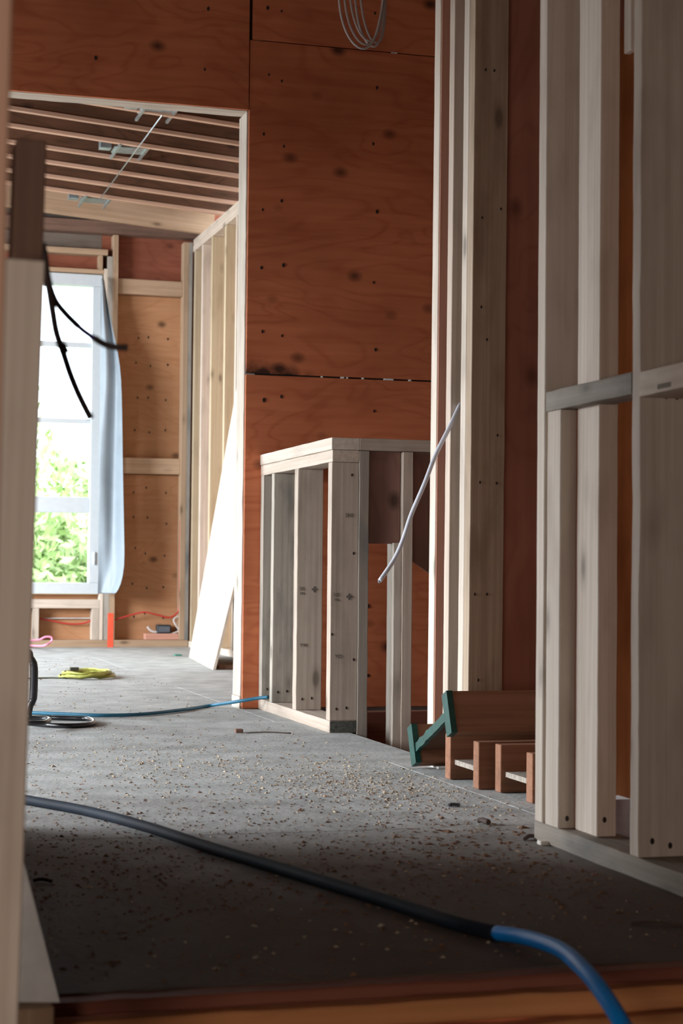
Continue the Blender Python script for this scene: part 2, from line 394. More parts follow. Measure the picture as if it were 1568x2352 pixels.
ce = empty('ceiling', kind='structure'); shell(ce, -2.3, 3.7, -2.7, 6.4, HC, HC+.08)

# ---------------------------------------------------------------- far room
YF = 11.26
fl = empty('wall_far', (1.5, YF, 0), kind='structure')
FIR = plywood('fir', 'x'); RB = plywood('redbrown', 'x'); GR = plywood('grey', 'x')
yp = YF+.09
def fp(x0, x1, z0, z1, m): return pan(x0, x1, z0, z1, m, fl, y=yp, th=.02)
WL, WRT, WB, WT = .55, 1.662, .335, 2.362          # window hole
box('backing', None, WRT+.002, 2.6, yp+.021, yp+.035, 0, 3.0, fl, mat=plain('dark_paper', (.02, .015, .012), .9))
fp(WRT+.002, 2.6, 0.0, 1.10, FIR); fp(WRT+.002, 2.6, 1.103, 2.25, FIR); fp(WRT+.002, 2.6, 2.253, 3.0, RB)
fp(WL, WRT, 0, WB-.002, FIR); fp(WL, WRT, WT+.002, 2.50, RB); fp(WL, WRT, 2.502, 3.0, GR); fp(-2.2, WL-.002, 0, 3.1, FIR)
box('bottom_plate', 'tan', -2.2, 2.24, YF, YF+.09, 0, .045, fl)
box('stud', 'grey', 1.693, 1.728, YF, YF+.089, .046, 2.48, fl, lean=(-.003, 0))
st = box('stud', 'tan', 1.7285, 1.762, YF, YF+.089, .046, 2.62, fl, lean=(-.003, 0))
box('paint_mark', None, 1.722, 1.758, YF-.0015, YF+.004, .0, .215, st, mat=plain('orange_marking_paint', (.85, .10, .045), .5))
box('stud', 'tan', 2.180, 2.215, YF, YF+.089, .046, 2.60, fl); box('stud', 'grey', 2.2155, 2.239, YF, YF+.089, .046, 2.60, fl)
box('blocking', 'tan', 1.763, 2.179, YF+.03, YF+.088, 2.252, 2.348, fl)
box('blocking', 'tan', 1.763, 2.179, YF+.04, YF+.088, 1.105, 1.205, fl)
box('sill', 'spruce', WL, 1.668, YF, YF+.089, .245, .300, fl)
box('cripple_stud', 'spruce', 1.622, 1.668, YF, YF+.089, .046, .244, fl); box('cripple_stud', 'spruce', 1.25, 1.291, YF, YF+.089, .046, .244, fl)
box('cripple_stud', 'spruce', .80, .838, YF, YF+.089, .046, .244, fl)
box('trimmer', 'spruce', 1.669, 1.692, YF, YF+.089, .046, 2.40, fl)
box('head_board', 'tan', WL, 1.668, YF, YF+.089, 2.366, 2.392, fl, lean=(0, 0))
box('head_board', 'tan', WL, 1.692, YF, YF+.089, 2.486, 2.522, fl)
box('nailer', 'tan', 1.635, 1.66, YF, YF+.089, 2.393, 2.485, fl)
box('header_beam', 'brown', -2.2, 2.3, YF-.02, YF+.085, 2.625, 2.70, fl)
box('corner_block', 'pink', 1.965, 2.178, YF+.01, YF+.088, .0465, .085, fl)

for cx_ in (1.90, 1.98, 2.10):
    for k_ in range(11):
        z_ = .2+k_*.2+random.uniform(-.03, .03)
        if not (1.08 < z_ < 1.23 or z_ > 2.2): nail(fl, (cx_+random.uniform(-.01, .01), yp-.0005, z_), r=.006)
# window
wn = empty('window_1', (1.1, YF, WB), kind='structure')
PVC = plain('white_frame', (.57, .61, .64), .4, noise_amt=.04)
y0, y1 = YF+.012, YF+.085
box('frame_bottom', None, WL, 1.66, y0, y1, .335, .405, wn, mat=PVC, bev=.003); box('frame_top', None, WL, 1.66, y0, y1, 2.285, 2.36, wn, mat=PVC, bev=.003)
box('frame_stile', None, 1.600, 1.66, y0, y1, .4055, 2.2845, wn, mat=PVC, bev=.003, axis='z'); box('frame_stile', None, WL, WL+.06, y0, y1, .4055, 2.2845, wn, mat=PVC, bev=.003)
box('transom', None, WL+.061, 1.599, y0+.01, y1-.01, .846, .946, wn, mat=PVC, bev=.003)
box('muntin', None, WL+.061, 1.599, y0+.02, y1-.02, 1.413, 1.443, wn, mat=PVC, bev=.002)
box('muntin', None, WL+.061, 1.599, y0+.02, y1-.02, 1.895, 1.928, wn, mat=PVC, bev=.002)
box('latch', None, 1.625, 1.638, y0-.012, y0, .52, .60, wn, mat=PVC, bev=.002)
GLM, gnt, gb = newmat('window_glass')
gb.inputs['Transmission Weight'].default_value = 1; gb.inputs['Roughness'].default_value = 0; gb.inputs['IOR'].default_value = 1.02; gb.inputs['Base Color'].default_value = (.97, 1, 1, 1)
for a, b_ in ((.4055, .845), (.947, 1.412), (1.444, 1.894), (1.929, 2.284)):
    box('pane', None, WL+.061, 1.599, YF+.047, YF+.051, a, b_, wn, mat=GLM, bev=0)

# right stud wall of the far room
rw = empty('wall_far_right', (2.24, 9, 0), kind='structure')
for i, y in enumerate((11.215, 10.98, 10.69, 10.305, 10.01, 9.62, 9.22, 8.82, 8.42, 8.02, 7.62, 7.22, 6.82)):
    k = ('ochre', 'spruce', 'ochre', 'ochre', 'spruce')[i % 5]
    box('stud', k, 2.24, 2.33, y-.038, y, .039, 2.536, rw)
box('bottom_plate', 'spruce', 2.24, 2.33, 6.5, 11.25, 0, .038, rw)
box('top_plate', 'spruce', 2.238, 2.33, 6.5, 11.25, 2.537, 2.576, rw); box('top_plate', 'spruce', 2.24, 2.33, 6.5, 11.25, 2.578, 2.617, rw)
pan(2.331, 2.345, 0, 1, FIR, rw).hide_render = False
for y in (6.5, 7.72, 8.94, 10.16): box('plywood_panel', None, 2.332, 2.344, y, y+1.217, 0, 2.62, rw, mat=plywood('fir', 'z', 'x'), bev=0)

# sloped ceiling of the far room with its joists
cf = empty('ceiling_far', kind='structure')
SL = .0767
def czz(x): return 2.619 + SL*(2.24-x)
def onC(x, y):
    d = ray(x, y); # plane z + SL*x = 2.619+SL*2.24
    c = 2.619+SL*2.24; return CP + d*((c-CAMZ)/(d.z+SL*d.x))
ang = math.atan(SL)
def slopebeam(name, mk, y0, y1, h0, h1, mat=None, xl=-2.15, xr=2.33, par=cf):
    cx = (xl+xr)/2; M = Matrix.Translation((cx, (y0+y1)/2, czz(cx)+(h0+h1)/2)) @ Matrix.Rotation(ang, 4, 'Y')
    return link(name, box_mesh((xr-xl)/math.cos(ang), y1-y0, h1-h0), mat or lumber(mk, 'x'), par, M)
OSB = plywood('osb', 'x')
JY = [onC(330, y).y for y in (259, 300.6, 339, 376, 408.5, 440, 468.6)]
JY = [JY[0]-.78, JY[0]-.4] + JY
for i, y in enumerate(JY):
    j = slopebeam('joist', 'joistlow', y-.015, y+.015, .0, .020)
    slopebeam('web', None, y-.006, y+.006, .0205, .235, OSB, par=j)
    slopebeam('top_flange', 'joistlow', y-.028, y+.028, .2355, .27, par=j)
slopebeam('rim_joist', 'tan', 11.02, 11.06, .0, .27)
slopebeam('end_beam', 'brown', 11.13, 11.25, .035, .27)
slopebeam('ceiling_panel', None, 6.39, 11.4, .2715, .29, RB)

# ceiling fittings of the far room: can-light brackets and a thin rod below the joists
GAL = plain('galvanised', (.42, .47, .49), .35, .7, noise_amt=.3)
def bracket(px, py, lab):
    c = onC(px, py); t = empty('light_bracket', (c.x, c.y, czz(c.x)+.02), lab, 'light fitting', 'recessed light brackets between the far joists')
    for s in (-1, 1):
        box('hanger_bar', None, c.x+s*.075-.006, c.x+s*.075+.006, c.y-.17, c.y+.17, c.z+.0, c.z+.012, t, mat=GAL, bev=0)
    box('mounting_plate', None, c.x-.09, c.x+.09, c.y-.08, c.y+.06, c.z+.010, c.z+.016, t, mat=GAL, bev=0)
    bm = bmesh.new(); bmesh.ops.create_cone(bm, cap_ends=True, segments=20, radius1=.065, radius2=.065, depth=.10)
    for f in bm.faces: f.smooth = len(f.verts) == 4
    me = bpy.data.meshes.new('can'); bm.to_mesh(me); bm.free(); link('can', me, plain('can_inside', (.10, .12, .13), .4, .6), t, Matrix.Translation((c.x, c.y-.01, c.z+.067)))
    box('junction_box', None, c.x-.16, c.x-.10, c.y-.03, c.y+.03, c.z+.012, c.z+.06, t, mat=GAL, bev=.002)
bracket(298, 352, 'galvanised recessed light bracket hung between the middle joists of the far ceiling')
bracket(218, 466, 'galvanised recessed light bracket at the last joist near the window wall')
bracket(362, 262, 'dark recessed light bracket just under the doorway header, nearest of the three')
a, b_ = onC(373, 258), onC(230, 452); a.z -= .012; b_.z -= .012
tag(tube('thin_rod', [a, b_], .0035, GAL, smooth=False, seg=6), 'thin pale metal rod running under the far ceiling joists', 'rod')

# ================================================================== HALF WALL
hw = empty('half_wall', (1.53, 5.41, 0), 'unfinished waist-high stud wall standing at the edge of the stairwell', 'wall')
XP = 1.53
box('bottom_plate', 'spruce', XP, XP+.089, 5.412, YB-.001, 0, .038, hw, rough=.001)
box('end_grain_mark', None, XP+.002, XP+.088, 5.4102, 5.4118, .002, .037, hw, mat=plain('damp_end_grain', (.10, .105, .09), .9, nscale=120, noise_amt=.5), bev=0)
tp1 = box('top_plate', 'white', XP-.003, XP+.089, 5.405, YB-.001, .892, .930, hw, rough=.001)
box('top_plate', 'spruce', XP, XP+.089, 5.408, YB-.001, .853, .891, hw, rough=.001)
SH = []
for y, w_, k in ((5.412, .042, 'spruce'), (5.83, .046, 'spruce'), (6.165, .036, 'weathered'), (6.325, .042, 'weathered')):
    s = box('stud', k, XP, XP+.089, y, y+w_, .0385, .8525, hw, rough=.001); SH.append(s)
    nail(s, (XP+.022, y-.0005, .075)); nail(s, (XP+.055, y-.0005, .078))
for px, py in ((812, 1271), (812, 1515), (762, 1457), (808, 1091)):
    nail(SH[0], onY(px, py, 5.4115))
stamp(SH[0], 'YO', onY(777, 1512, 5.4105), .017); stamp(SH[0], "SG'", onY(773, 1370, 5.4105), .016); stamp(SH[0], 'FN', onY(773, 1381, 5.4105), .013)
stamp(SH[0], '✤', onY(802, 1377, 5.4105), .026); stamp(SH[0], 'SHI', onY(802, 1188, 5.4105), .018)
stamp(SH[1], 'YW', onY(697, 1486, 5.8285), .017); stamp(SH[1], 'SG', onY(694, 1356, 5.8285), .017); stamp(SH[1], 'FN', onY(694, 1366, 5.8285), .013)
stamp(SH[1], '✤', onY(722, 1360, 5.8285), .027)
# short return of the half wall across the stairwell
YR = 5.405
box('top_plate', 'spruce', XP+.0895, 2.5, YR, YR+.089, .892, .930, hw, rough=.001)
box('stud', 'grey', 1.6195, 1.6525, YR+.003, YR+.09, -.5, .8905, hw, rough=.0015)
box('stud', 'spruce', 1.765, 1.799, YR+.003, YR+.09, -.5, .8905, hw, rough=.001)
box('stud', 'white', 1.737, 1.7645, YR+.006, YR+.075, -.5, .60, hw, rough=.0015)
box('gusset', None, 1.655, 1.7620, YR+.025, YR+.04, .597, .8905, hw, mat=plywood('brown', 'z'), bev=0)
prism('gusset', [(1.8, YR+.055, .8905), (2.5, YR+.055, .8905), (2.5, YR+.055, .3), (2.05, YR+.055, .39), (1.8, YR+.055, .553)], (0, .0125, 0), plywood('brown', 'z'), hw)

# ================================================================== TALL STUDS beside the stairwell
ts = empty('post_cluster', (1.64, 4.5, 0), 'row of tall bare studs reaching past the ceiling line beside the stairwell', 'studs')
ln = (.003, 0)
box('bottom_plate', 'spruce', 1.60, 1.69, 4.33, 4.66, 0, .038, ts)
box('side_skin', 'pink', 1.603, 1.69, 4.604, 4.6095, .0385, 3.1, ts, lean=ln)  # pink skin over the stud's side; its edge has bright light painted as white
box('stud', 'white', 1.600, 1.69, 4.610, 4.657, .0385, 3.1, ts, lean=ln, rough=.0005)
box('stud', 'spruce', 1.600, 1.69, 4.494, 4.532, .0385, 3.1, ts, lean=ln, rough=.0005)
box('stud', 'white', 1.600, 1.69, 4.378, 4.417, .0385, 3.1, ts, lean=ln, rough=.0005)
C0 = box('stud', 'stained', 1.600, 1.694, 4.336, 4.3765, .0385, 3.1, ts, lean=ln, rough=.0006)
for px, py in ((1090, 1365), (1118, 1365), (1142, 1000), (1102, 1108), (1140, 1110), (1098, 1562), (1115, 160), (1135, 162), (1105, 705), (1150, 480), (1107, 500), (1118, 780)):
    q = onY(px, py, 4.336); q.x += .0; q.y = 4.3355; nail(C0, q, r=.003)
box('plywood_panel', None, 1.6945, 2.6, 4.39, 4.4025, 0, 3.1, ts, mat=plywood('rose', 'z'))

# ================================================================== RIGHT WALL
wr = empty('wall_right', (1.32, 3.2, 0), kind='structure')
XR = 1.321
box('bottom_plate', 'grey', XR, XR+.089, .4, 3.215, 0, .0375, wr, rough=.0015, bev=.003)
S1 = box('stud', 'white', XR, XR+.089, 3.176, 3.213, .038, 2.44, wr, rough=.0005)
T1 = box('cripple_stud', 'white', XR, XR+.033, 3.099, 3.162, .038, .822, wr, rough=.0005); box('cripple_stud', 'pink', XR+.0335, XR+.046, 3.101, 3.162, .038, .822, wr)
W1 = box('flat_stud', 'white', XR+.028, XR+.066, 2.987, 3.085, .038, 2.44, wr, rough=.0005)
S2 = box('stud', 'white', XR, XR+.110, 2.758, 2.790, .038, 2.44, wr, rough=.0018)
box('stud', 'pink', XR+.006, XR+.089, 2.7905, 2.80, .038, 2.44, wr)
B1 = box('blocking', 'grey', XR, XR+.060, 2.7915, 3.174, .823, .861, wr, rough=.0018)
B2 = box('blocking', 'white', XR-.004, XR+.085, 2.10, 2.757, .815, .857, wr, rough=.0012)
box('stud', 'spruce', XR, XR+.089, 2.35-.038, 2.35, .858, 2.44, wr); box('stud', 'spruce', XR, XR+.089, 2.312, 2.35, .038, .8145, wr)
box('top_plate', 'spruce', XR, XR+.089, .4, 3.22, 2.441, 2.479, wr)
box('short_block', 'white', XR+.0, XR+.012, 2.8005, 2.83, 1.42, 1.9, wr)
stamp(B2, '|||||||||||||||||||||', (XR-.0045, 2.66, .8225), .009, 'x')
for px, py in ((1497, 1932), (1538, 1942), (1555, 910), (1530, 908)): nail(S2, onY(px, py, 2.7575), r=.0045)
nail(T1, onY(1302, 1880, 3.0985), r=.004); nail(W1, onY(1388, 1883, 2.9865), r=.004)
# what shows through the bay of that wall
tag(box('leaning_plank', 'orange', 1.49, 1.62, 3.30, 3.338, .0, 1.62), 'orange-brown plank seen upright through the bay of the right stud wall', 'plank')
tag(box('daylit_gap_block', None, 1.475, 1.52, 3.20, 3.26, 0, .075, mat=plain('daylit_gap_white', (.8, .82, .85), .7)), 'white block painting a daylit gap behind the right stud wall', 'block')  # pale block stands in for daylight through a gap
ri = empty('wall_right_rear', kind='structure')
for i in range(2): box('plywood_panel', None, 1.75+i*.92, 2.66+i*.92, 3.42, 3.4325, 0, 2.5, ri, mat=plywood('brown', 'z'))
box('plywood_panel', None, 1.735, 1.7475, 2.2, 3.42, 0, 2.5, ri, mat=plywood('brown', 'z', 'x'))

# ================================================================== LEFT FOREGROUND POSTS
def bar(name, mk, P0, P1, wx, wy, parent=None, rough=0):
    P0, P1 = Vector(P0), Vector(P1); d = P1-P0; L = d.length; zq = d.normalized(); xq = Vector((1, 0, 0)); yq = zq.cross(xq).normalized(); xq = yq.cross(zq)
    c = (P0+P1)/2; M = Matrix(((xq.x, yq.x, zq.x, c.x), (xq.y, yq.y, zq.y, c.y), (xq.z, yq.z, zq.z, c.z), (0, 0, 0, 1)))
    return link(name, box_mesh(wx, wy, L, rough=rough, seed=3), lumber(mk, 'z'), parent, M)
def edge_post(name, mk, x_top, y_top, x_bot, y_bot, Y, wx, wy, zlo=-.6):
    a = onY(x_top, y_top, Y); b_ = onY(x_bot, y_bot, Y); d = (a-b_)/(a.z-b_.z); b2 = b_+d*(zlo-b_.z)
    off = Vector((-wx/2, wy/2, 0)); return bar(name, mk, b2+off, a+off, wx, wy)
tag(edge_post('post', 'white', 104, 598, 43, 2300, 1.72, .042, .06), 'blurred pale post cut off at shoulder height in the left foreground', 'post')
tag(edge_post('post', 'brown', 108, 322, 84, 1000, 1.80, .030, .05, -.6), 'stud rising behind the pale foreground post, its shade painted dark brown', 'post')  # shaded face and weak upper light put into the wood colour
tag(edge_post('post', 'joistlow', 40, -400, -4, 1300, 1.25, .042, .04), 'nearest post, a warm out-of-focus strip down the left edge', 'post')
# leaning white board and block at its foot
Y = 2.10
tag(prism('leaning_board', [onY(137, 2302, Y), onY(20, 2302, Y), onY(-10, 1700, Y), onY(-8, 1735, Y), ], (0, .016, 0), plain('white_board', (.78, .80, .79), .6)), 'white board leaning behind the pale post at the floor edge', 'board')
z0 = onY(100, 2302, Y).z
tag(box('wood_block', 'tan', .10, .262, 2.075, 2.122, -.6, z0-.0005, axis='z'), 'brown block of wood under the foot of the white leaning board', 'block')

# dark cables hanging from the foreground post
CAB = plain('cable_dark', (.14, .105, .10), .6, noise_amt=.3)
Yc = 1.95
def pc(*pts): return [onY(x, y, Yc) for x, y in pts]
t = empty('hanging_cable', onY(104, 610, Yc), 'two dark cables forking down from the left foreground post, one stripped to violet wire', 'cable')
tube('lead', pc((98, 560), (104, 620), (113, 665), (121, 715), (130, 765), (146, 812), (160, 855), (178, 900), (195, 935), (209, 962)), .0040, CAB, t)
tube('lead', [p-Vector((0, .008, 0)) for p in pc((100, 580), (108, 640), (124, 690), (148, 722), (178, 752))], .0036, CAB, t)
tube('bare_wire', [p-Vector((0, .008, 0)) for p in pc((176, 750), (190, 762), (215, 780))], .0030, plain('violet_wire', (.22, .16, .70), .5), t)
tube('lead_end', [p-Vector((0, .008, 0)) for p in pc((214, 778), (232, 790), (255, 798), (278, 800), (290, 800))], .0036, CAB, t)
tube('splice', pc((140, 790), (150, 812)), .0052, CAB, t)

# ================================================================== HOSES
HB = plain('hose_shaded', (.010, .016, .026), .7, spec=.15, noise_amt=.2)  # same blue hose, shade painted into the colour of this stretch
HBL = plain('hose_lit', (.004, .26, .80), .45, spec=.2, noise_amt=.08)
r = .0105
low = [(-60, 1815), (65, 1838), (200, 1863), (340, 1900), (480, 1946), (650, 1997), (800, 2043), (950, 2090), (1050, 2122)]
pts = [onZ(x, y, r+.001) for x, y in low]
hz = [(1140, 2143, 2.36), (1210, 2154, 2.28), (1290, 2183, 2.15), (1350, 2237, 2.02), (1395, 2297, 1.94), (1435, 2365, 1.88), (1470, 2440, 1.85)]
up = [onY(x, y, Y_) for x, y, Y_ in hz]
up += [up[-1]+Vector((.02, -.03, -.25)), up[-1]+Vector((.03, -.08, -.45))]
hs = empty('air_hose', pts[0], 'thick blue air hose crossing the foreground floor, its shaded stretch painted near black', 'hose')
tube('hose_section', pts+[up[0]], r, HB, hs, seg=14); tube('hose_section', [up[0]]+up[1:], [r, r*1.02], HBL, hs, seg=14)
low2 = [(0, 1634), (70, 1637), (150, 1640), (240, 1643), (330, 1640), (420, 1630), (480, 1621)]
p2 = [onZ(x, y, .007) for x, y in low2]
a, b_ = onY(560, 1609, 6.33), Vector((1.575, 6.30, .085))
p2 += [onY(540, 1612, 6.3)-Vector((0, 0, 0)), onY(590, 1604, 6.25), onY(616, 1601, 6.22)]
tag(tube('air_hose', p2, .0062, plain('hose_teal', (.02, .16, .27), .45)), 'thin blue hose lying across the doorway floor up to the half wall', 'hose')

# white cable sticking out of the tall studs
WC = plain('white_cable', (.66, .70, .78), .45, noise_amt=.05)
wp = [(1075, 880, 4.56), (1058, 925, 4.50), (1030, 985, 4.44), (1000, 1045, 4.42), (975, 1110, 4.40), (945, 1180, 4.40), (925, 1240, 4.39), (905, 1285, 4.38), (872, 1334, 4.36)]
t = tube('white_cable', [onY(x, y, Y_) for x, y, Y_ in wp], .0058, WC, seg=12); tag(t, 'thick white cable end poking out between the tall studs', 'cable')
e = onY(872, 1334, 4.36); tube('cable_core', [e+Vector((-.001, -.0005, -.001)), e+Vector((-.0035, -.002, -.0045))], .003, plain('core', (.25, .25, .3), .5), t, smooth=False, seg=8)
# coil hanging from above
cc = empty('cable_coil', onY(835, 60, 6.1), 'loosely coiled pale cable hanging high before the red back wall', 'cable')
for i in range(5):
    cx, w_, bt, ph = (830+i*6, 52-i*5, 112-(i*9) % 22, i*.21)
    P = []
    for k in range(26):
        a = 2*math.pi*k/25
        x = cx+w_*math.sin(a)*(1+.1*math.sin(a*2+ph)) - 14*math.cos(a)*(.5+.2*i)*.6; y = bt-150+150*(-math.cos(a)) if math.cos(a) < 0 else bt-150-120*math.cos(a)
        P.append(onY(x, y, 6.12+.012*i+.01*math.sin(a+ph)))
    tube('loop', P, .0042, plain('coil_white', (.55, .50, .48), .5), cc, k=2, seg=8)
tube('hanger', [onY(826, -190, 6.12), onY(824, -330, 6.12), onY(822, -430, 6.12)], .004, plain('coil_white', (.55, .50, .48), .5), cc)

# ================================================================== SCRAP JOISTS
IJ = lumber('ijoist', 'x'); OS = plywood('osb', 'x', 'z'); GRN = plain('green_end_paint', (.003, .062, .05), .5, noise_amt=.35, nscale=60)
PALE = plain('pale_osb', (.36, .32, .27), .8, noise_amt=.4, nscale=90)
def flat_joist(x0, x1, ya, yb, lab, zt=.098):
    """I-joist lying on its side: flanges stand on edge, web between"""
    t = empty('scrap_joist', (x0, (ya+yb)/2, 0), lab, 'joist', 'offcuts of I-joist lying on their sides')
    box('flange', 'ijoist', x0, x1, ya-.0, ya+.036, 0.001, zt, t, rough=.001); box('flange', 'ijoist', x0, x1, yb-.036, yb, .001, zt, t, rough=.001)
    m = (.038, .050)
    box('web', None, x0+.012, x1, ya+.0365, yb-.0365, m[0], m[1], t, mat=PALE, bev=0)
    return t
flat_joist(1.487, 2.2, 3.965, 4.20, 'red-brown I-joist offcut on its side, the further one under the green-ended joist', .112)
flat_joist(1.515, 2.2, 3.70, 3.93, 'red-brown I-joist offcut on its side, half hidden by the right wall', .112)
# tilted green-ended joist: cross-section in YZ, runs along x
gj = empty('green_ended_joist', (1.49, 4.4, 0), 'brown I-joist with green painted end, tipped over on top of the scrap pile', 'joist')
F1a, F1b = onY(1017, 1598, 4.17), onY(1030, 1692, 4.13)
F2a, F2b = onY(938, 1673, 4.47), onY(948, 1760, 4.43)
def slab(a, b_, th, x1, mat, name='flange', par=gj, x0=None):
    a, b_ = Vector(a), Vector(b_); n = Vector((0, -(b_-a).z, (b_-a).y)).normalized()*th
    if n.y > 0: n = -n
    poly = [a, b_, b_+n, a+n]
    xx = x0 if x0 is not None else min(a.x, b_.x)
    for p in poly: p.x = xx
    return prism(name, poly, (x1-xx, 0, 0), mat, par)
for a, b_ in ((F1a, F1b), (F2a, F2b)):
    slab(a, b_, .036, 2.25, IJ); slab(a+Vector((-.004, .001, .001)), b_+Vector((-.004, .001, -.001)), .038, min(a.x, b_.x)+.012, GRN, 'painted_end', x0=min(a.x, b_.x)-.0035)
m1, m2 = (F1a*.45+F1b*.55), (F2a*.45+F2b*.55)
m1.y -= 0; m2.y -= .036
dd = Vector((0, 0, .011))
xw = (m1.x+m2.x)/2
polyw = [Vector((m2.x+.002, m2.y, m2.z)), Vector((m1.x+.002, m1.y, m1.z)), Vector((m1.x+.002, m1.y, m1.z))+dd, Vector((m2.x+.002, m2.y, m2.z))+dd]
prism('web', polyw, (.76, 0, 0), plywood('osb', 'x', 'z'), gj)
# ragged green paint along the web end
bm = bmesh.new(); prev = None
for i in range(15):
    t_ = i/14; c = polyw[0].lerp(polyw[1], t_); j = .006*noise.noise(Vector((i*1.7, 0, 2)))
    q = [c+Vector((-.002, 0, -.005+j)), c+Vector((-.002, 0, .019+j*1.5)), c+Vector((.010, 0, .019+j*1.5)), c+Vector((.010, 0, -.005+j))]
    vs = [bm.verts.new(v-polyw[0]) for v in q]
    if prev:
        for k in range(4): bm.faces.new((prev[k], prev[(k+1) % 4], vs[(k+1) % 4], vs[k]))
    else: bm.faces.new(vs)
    prev = vs
bm.faces.new(prev[::-1]); bmesh.ops.recalc_face_normals(bm, faces=bm.faces[:])
me = bpy.data.meshes.new('painted_edge'); bm.to_mesh(me); bm.free(); link('painted_edge', me, GRN, gj, Matrix.Translation(polyw[0]))
p = onZ(1005, 1764, 0); tag(box('offcut', None, p.x-.01, p.x+.10, p.y-.03, p.y+.05, 0.0005, .007, mat=plain('white_piece', (.85, .86, .84), .7)), 'small white piece lying flat behind the scrap joists', 'offcut')  # flat white piece filling a pale patch on the floor

# ================================================================== FAR ROOM THINGS
# big pale sheet leaning on the far stud wall
a, b_ = Vector((1.99, 9.973, 0.001)), Vector((1.872, 8.769, 0.001))
top_a, top_b = Vector((2.236, 9.90, 1.80)), Vector((2.236, 8.70, 1.80))
q1 = onX(556, 850, 2.236); dz = (q1-a); top_a = a+dz*(2.2/dz.z) if dz.z > 0 else top_a
top_a = a + (Vector((2.2225, q1.y, q1.z))-a); top_b = b_ + (top_a-a); top_b.x = 2.2225
tag(prism('plywood_sheet', [a, b_, top_b, top_a], (.014, 0, 0), lumber('white', 'z')), 'pale plywood sheet leaning against the stud wall beyond the doorway', 'sheet')
p = onZ(515, 1535, 0); tag(box('offcut', 'brown', p.x-.05, p.x+.25, p.y-.1, p.y+.12, .0005, .02), 'dark offcut lying on the floor behind the leaning sheet', 'offcut')

# house wrap flap beside the window
YW = YF-.05
rows = [(640, 232, 238), (700, 231, 246), (760, 230, 258), (820, 230, 272), (872, 230, 279), (960, 229, 281), (1060, 228, 282), (1160, 227, 284), (1250, 226, 286), (1310, 225, 287), (1345, 224, 278), (1364, 223, 266)]
bm = bmesh.new(); grid = []; o0 = onY(235, 640, YW)
for j, (y, xl, xr) in enumerate(rows):
    row = []
    for i in range(13):
        s = i/12; wv = .05*math.sin(s*5.5+j*.25)*s + .03*noise.noise(Vector((s*3, j*.4, 1)))
        q = onY(xl+(xr-xl)*s, y-(8*s if j < 10 else 0), YW-.02-wv-(.05*s*min(1, j/4)))
        row.append(bm.verts.new(q-o0))
    grid.append(row)
for j in range(len(rows)-1):
    for i in range(12): bm.faces.new((grid[j][i], grid[j][i+1], grid[j+1][i+1], grid[j+1][i])).smooth = True
me = bpy.data.meshes.new('house_wrap'); bm.to_mesh(me); bm.free()
hwp = link('house_wrap', me, plain('house_wrap', (.27, .32, .365), .5, noise_amt=.1, nscale=8), None, Matrix.Translation(o0))
md = hwp.modifiers.new('thick', 'SOLIDIFY'); md.thickness = .0015; md2 = hwp.modifiers.new('s', 'SUBSURF'); md2.levels = md2.render_levels = 1
tag(hwp, 'loose flap of pale blue house wrap hanging beside the far window', 'house wrap')

# cables and box at the far wall
REDC = plain('red_cable', (.5, .04, .03), .5); WHC = plain('pale_cable', (.55, .5, .48), .5)
def yf(pts, Y_=YF+.06): return [onY(x, y, Y_) for x, y in pts]
tag(tube('red_cable', yf([(414, 1195), (413, 1260), (412, 1330), (411, 1395), (402, 1412), (386, 1418), (360, 1412), (330, 1406), (300, 1413), (262, 1424)], YF+.025), .0055, REDC), 'red cable sagging along the far wall from the corner stud', 'cable')
tag(tube('red_cable', yf([(212, 1424), (190, 1432), (160, 1433), (125, 1427), (92, 1421)], YF+.06), .0055, REDC), 'red cable in the bay under the far window', 'cable')
tag(tube('pale_cable', yf([(210, 1420), (170, 1420), (130, 1420), (98, 1421)], YF+.075), .005, WHC), 'pale cable stretched above the red one under the far window', 'cable')
bx = empty('outlet_box', onY(372, 1450, YF+.02), 'black electrical box with white cable tails on a block in the far corner', 'electrical box')
q0, q1 = onY(361, 1440, YF+.02), onY(392, 1459, YF+.02)
BK = plain('black_plastic', (.02, .025, .03), .5)
zb = .0855
box('housing', None, q0.x, q1.x, YF+.015, YF+.075, zb, zb+.055, bx, mat=BK, bev=.003)
box('opening_rim', None, q0.x+.008, q1.x-.008, YF+.012, YF+.0155, zb+.01, zb+.045, bx, mat=plain('dark_grey_plastic', (.10, .11, .13), .5), bev=0)
tube('cable_tail', yf([(360, 1452), (350, 1450), (343, 1445), (339, 1439)], YF+.03), .008, WHC, bx)
tube('cable_tail', yf([(390, 1456), (402, 1453), (411, 1448), (404, 1436), (399, 1425), (404, 1418), (412, 1416)], YF+.03), .006, WHC, bx)
tag(tube('pink_cord', [onZ(x, y, .02) for x, y in ((40, 1480), (75, 1483))]+[onY(x, y, 10.6) for x, y in ((100, 1483), (117, 1474), (118, 1464), (104, 1463), (88, 1470), (60, 1471))], .006, plain('pink_cord', (.85, .30, .45), .5)), 'bright pink cord looping out from behind the foreground post', 'cord')

